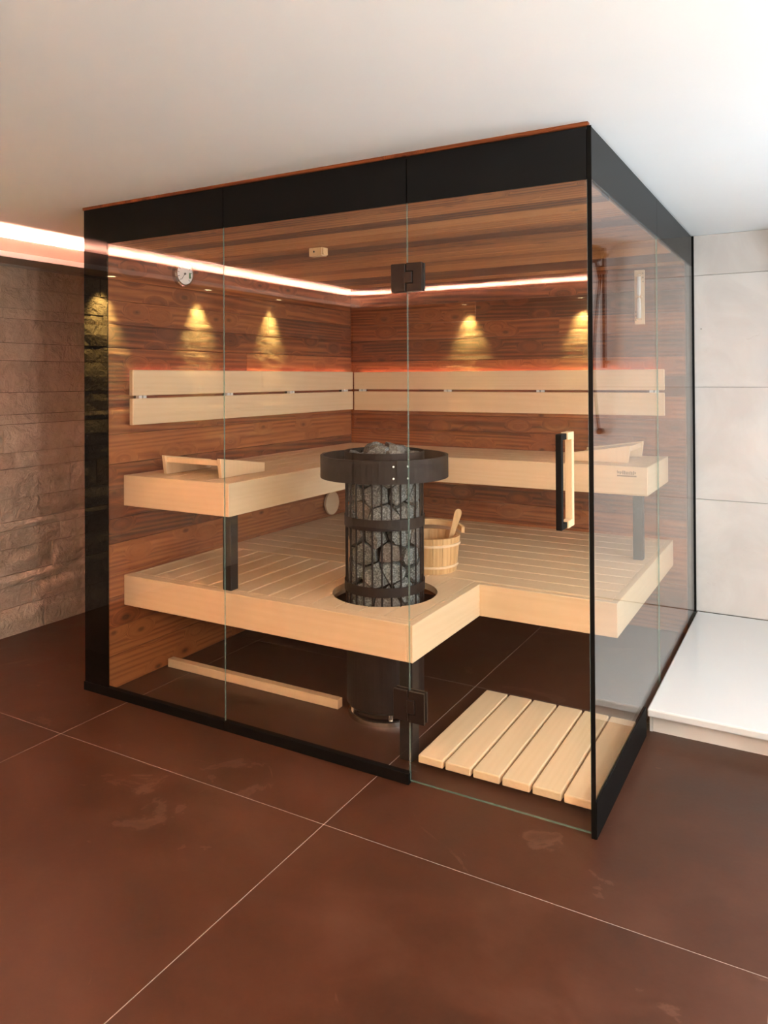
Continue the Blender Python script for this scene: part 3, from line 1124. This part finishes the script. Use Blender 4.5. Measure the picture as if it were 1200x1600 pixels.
# bail folded down on the rim
hd = math.atan2(-0.868, 0.496)    # direction towards the camera-ish
ax = Vector((math.cos(0.52), math.sin(0.52), 0))
fx = Vector((-math.sin(0.52), math.cos(0.52), 0))
bm = bmesh.new()
n = 24
ringv = []
for i in range(n + 1):
    t = math.pi * i / n
    c = Vector((BX, BYc, BZ + 0.162)) + ax * (0.150 * math.cos(t)) + fx * (0.128 * math.sin(t)) + Vector((0, 0, 0.016 * math.sin(t)))
    rad = (ax * math.cos(t) + fx * math.sin(t)).normalized()
    ringv.append([bm.verts.new(c + rad * dr + Vector((0, 0, dz))) for dr, dz in ((-0.010, 0), (0.004, 0), (0.004, 0.026), (-0.010, 0.026))])
for i in range(n):
    for q in range(4):
        bm.faces.new((ringv[i][q], ringv[i][(q + 1) % 4], ringv[i + 1][(q + 1) % 4], ringv[i + 1][q]))
bm.faces.new(ringv[0])
bm.faces.new(ringv[-1])
bmesh.ops.recalc_face_normals(bm, faces=list(bm.faces))
link('bail', bm, 'pine_x', bucket)

ladle = thing('ladle', 'wooden ladle with its paddle handle sticking up out of the bucket', 'ladle')
hb = Vector((BX + 0.060, BYc + 0.035, BZ + 0.065))
ht = Vector((BX + 0.108, BYc + 0.075, BZ + 0.268))
dr = (ht - hb).normalized()
sd = ax.copy()
nm = dr.cross(sd).normalized()
sd = nm.cross(dr).normalized()
bm = bmesh.new()
rings = []
for t, w in ((0.0, 0.008), (0.35, 0.010), (0.7, 0.013), (0.88, 0.0165), (0.95, 0.015), (0.985, 0.010), (1.0, 0.004)):
    c = hb + (ht - hb) * t
    rings.append([bm.verts.new(c + sd * sx * w + nm * sn * 0.006) for sx, sn in ((-1, -1), (1, -1), (1, 1), (-1, 1))])
for a, b in zip(rings, rings[1:]):
    for q in range(4):
        bm.faces.new((a[q], a[(q + 1) % 4], b[(q + 1) % 4], b[q]))
bm.faces.new(rings[0])
bm.faces.new(rings[-1])
bmesh.ops.recalc_face_normals(bm, faces=list(bm.faces))
link('ladle_handle', bm, 'pine_z', ladle)
lathe('ladle_bowl', [(0.0, BZ + 0.0205), (0.030, BZ + 0.0215), (0.042, BZ + 0.045), (0.044, BZ + 0.068), (0.040, BZ + 0.068), (0.037, BZ + 0.046), (0.027, BZ + 0.027), (0.0, BZ + 0.026)],
      BX + 0.005, BYc + 0.008, 'pine_z', ladle, 24)

# ------------------------------------------------------------------ duckboard and floor bar
duck = thing('duckboard', 'low pale wooden duckboard of six slats on the floor inside the door', 'duckboard')
x0d, x1d = 1.584, 2.192
pw = (x1d - x0d + 0.009) / 6
for k in range(6):
    a = x0d + k * pw
    box('slat', a, a + pw - 0.009, 0.108, 0.740, 0.019, 0.046, 'aspen_y', duck, 0.004, 2)
for yy in (0.17, 0.64):
    box('batten', x0d + 0.012, x1d - 0.012, yy, yy + 0.04, 0.0, 0.0185, 'pine_x', duck)
tag(box('floor_bar', 0.128, 1.085, 0.362, 0.398, 0.0, 0.038, 'aspen_x', None, 0.002),
    'long pale wooden bar lying on the floor under the lower bench', 'wooden bar')

# ------------------------------------------------------------------ small fittings
# thermometer on the left wood wall
th = thing('thermometer', 'small round dial thermometer high on the left wooden wall', 'thermometer')
TC = Vector((XW + 0.0016, 0.474, 1.868))


def disc_x(name, prof, mat, parent, seg=40, c=TC):
    """revolve (r, x offset) about the x axis through c"""
    bm = bmesh.new()
    rings = [[bm.verts.new((c.x + dx, c.y + r * math.cos(2 * math.pi * i / seg), c.z + r * math.sin(2 * math.pi * i / seg))) for i in range(seg)]
             for r, dx in prof]
    for a, b in zip(rings, rings[1:]):
        for i in range(seg):
            bm.faces.new((a[i], a[(i + 1) % seg], b[(i + 1) % seg], b[i]))
    bm.faces.new(rings[0])
    bm.faces.new(rings[-1])
    bmesh.ops.recalc_face_normals(bm, faces=list(bm.faces))
    return link(name, bm, mat, parent)


disc_x('case', [(0.060, 0), (0.062, 0.022), (0.058, 0.028), (0.052, 0.028), (0.052, 0.023)], 'chrome', th)
disc_x('dial', [(0.0515, 0.0235), (0.0515, 0.0245)], 'dial', th)
bm = bmesh.new()
xd = TC.x + 0.0250
for k in range(11):
    an = math.radians(225 - 27 * k)
    c, s = math.cos(an), math.sin(an)
    for r in (0.038, 0.042, 0.046):
        yy, zz = TC.y + r * c, TC.z + r * s
        add_box(bm, xd - 0.0005, xd + 0.0004, yy - 0.0014, yy + 0.0014, zz - 0.0014, zz + 0.0014)
link('scale_marks', bm, 'ink', th)
tube('needle', [(xd + 0.002, TC.y + 0.002, TC.z + 0.003), (xd + 0.002, TC.y - 0.024, TC.z - 0.030)], 0.0012, 'ink', th, 6)
disc_x('needle_hub', [(0.005, 0.0246), (0.005, 0.030)], 'ink', th, 16)
box('green_field', xd - 0.0004, xd + 0.0004, TC.y + 0.028, TC.y + 0.040, TC.z - 0.020, TC.z + 0.008, 'green_ink', th)

# round vent cover low on the left wall
vc = Vector((XW + 0.0016, 1.748, 0.572))
vent = thing('vent_cover', 'round pale wooden vent disc on the left wall under the upper bench', 'vent cover')
disc_x('disc', [(0.070, 0.016), (0.073, 0.019), (0.073, 0.031), (0.071, 0.033)], 'aspen_y', vent, 40, vc)
disc_x('collar', [(0.050, 0.0), (0.050, 0.0155)], 'plastic_white', vent, 32, vc)

# sand timer on the back wall
tm = thing('sand_timer', 'pale wooden sand timer strip on the back wall behind the side glass', 'timer')
ty = YW - 0.0018
box('board', 1.941, 1.993, ty - 0.016, ty, 1.640, 1.935, 'aspen_z', tm, 0.002)
lathe('glass_tube', [(0.0, 1.662), (0.010, 1.666), (0.011, 1.74), (0.009, 1.775), (0.0025, 1.788), (0.009, 1.801), (0.011, 1.84), (0.010, 1.906), (0.0, 1.910)],
      1.967, ty - 0.028, 'plastic_white', tm, 16)
lathe('sand', [(0.0, 1.664), (0.0115, 1.668), (0.0118, 1.715), (0.0, 1.716)], 1.967, ty - 0.028, 'dial', tm, 16)
for za in (1.668, 1.788, 1.900):
    box('tube_holder', 1.952, 1.982, ty - 0.040, ty - 0.016, za - 0.003, za + 0.003, 'aspen_x', tm)
bm = bmesh.new()
for zz in (1.915, 1.893, 1.871):
    add_box(bm, 1.983, 1.989, ty - 0.0166, ty - 0.0155, zz - 0.004, zz + 0.004)
for zz in (1.664, 1.686, 1.708):
    add_box(bm, 1.945, 1.951, ty - 0.0166, ty - 0.0155, zz - 0.004, zz + 0.004)
link('minute_marks', bm, 'burnt', tm)

# wooden sensor housing on the cabin ceiling
sn = thing('sensor_box', 'little wooden sensor housing on the cabin ceiling', 'sensor')
box('housing', 0.800, 0.872, 0.575, 0.615, ZW - 0.040, ZW - 0.002, 'aspen_x', sn, 0.002)
bm = bmesh.new()
add_tube(bm, [(0.828, 0.5745, ZW - 0.020), (0.828, 0.577, ZW - 0.020)], 0.005, 12)
link('sensor_hole', bm, 'ink', sn)
box('side_cap', 0.8722, 0.878, 0.577, 0.613, ZW - 0.036, ZW - 0.004, 'pine_x', sn)

# ------------------------------------------------------------------ shower corner
tr = thing('shower_tray', 'white raised shower tray beside the glass cabin', 'shower tray')
box('slab', W + 0.008, XR - 0.004, TY - 0.045, D - 0.0015, 0.070, 0.1005, 'tray', tr, 0.006, 2)
box('tiled_riser', W + 0.020, XR - 0.004, TY, D - 0.0015, 0.0, 0.0695, 'wall_tile', tr)
box('corner_seal', W + 0.0085, W + 0.019, TY - 0.004, TY + 0.02, 0.0, 0.0695, 'silicone', tr)

SXR, SYR = 2.679, 2.055
sh = thing('shower_set', 'dark hand shower on a wall rail, mirrored in the side glass', 'shower')
tube('rail', [(SXR, SYR, 1.407), (SXR, SYR, 2.077)], 0.013, 'shower_metal', sh, 16)
for zz in (1.440, 2.045):
    tube('rail_mount', [(SXR, SYR, zz), (SXR, D - 0.001, zz)], 0.011, 'shower_metal', sh, 12)
tube('slider', [(SXR, SYR + 0.012, 1.945), (SXR + 0.01, SYR - 0.045, 1.955)], 0.020, 'shower_metal', sh, 14)
tube('hand_shower_grip', [(SXR + 0.012, SYR - 0.045, 1.900), (SXR + 0.022, SYR - 0.055, 1.965), (SXR + 0.032, SYR - 0.075, 2.030)], 0.012, 'shower_metal', sh, 12)
tube('hand_shower_head', [(SXR + 0.028, SYR - 0.070, 2.050), (SXR + 0.036, SYR - 0.100, 2.025)], 0.048, 'shower_metal', sh, 24)
hp = []
for i in range(25):
    t = i / 24
    hp.append((SXR + 0.012 + 0.040 * math.sin(t * math.pi * 0.8), SYR - 0.045 + 0.055 * t * t, 1.90 - 0.85 * t))
tube('hose', hp, 0.0085, 'shower_metal', sh, 10)
tube('wall_outlet', [(hp[-1][0], hp[-1][1] - 0.004, hp[-1][2]), (hp[-1][0], D - 0.001, hp[-1][2])], 0.017, 'shower_metal', sh, 14)
lathe('rain_head', [(0.0, 2.050), (0.078, 2.050), (0.080, 2.056), (0.03, 2.068), (0.0, 2.068)], SXR + 0.065, 1.93, 'brass', sh, 40)
tube('rain_arm', [(SXR + 0.065, 1.93, 2.069), (SXR + 0.065, 1.96, 2.085), (SXR + 0.065, D - 0.001, 2.085)], 0.010, 'shower_metal', sh, 12)
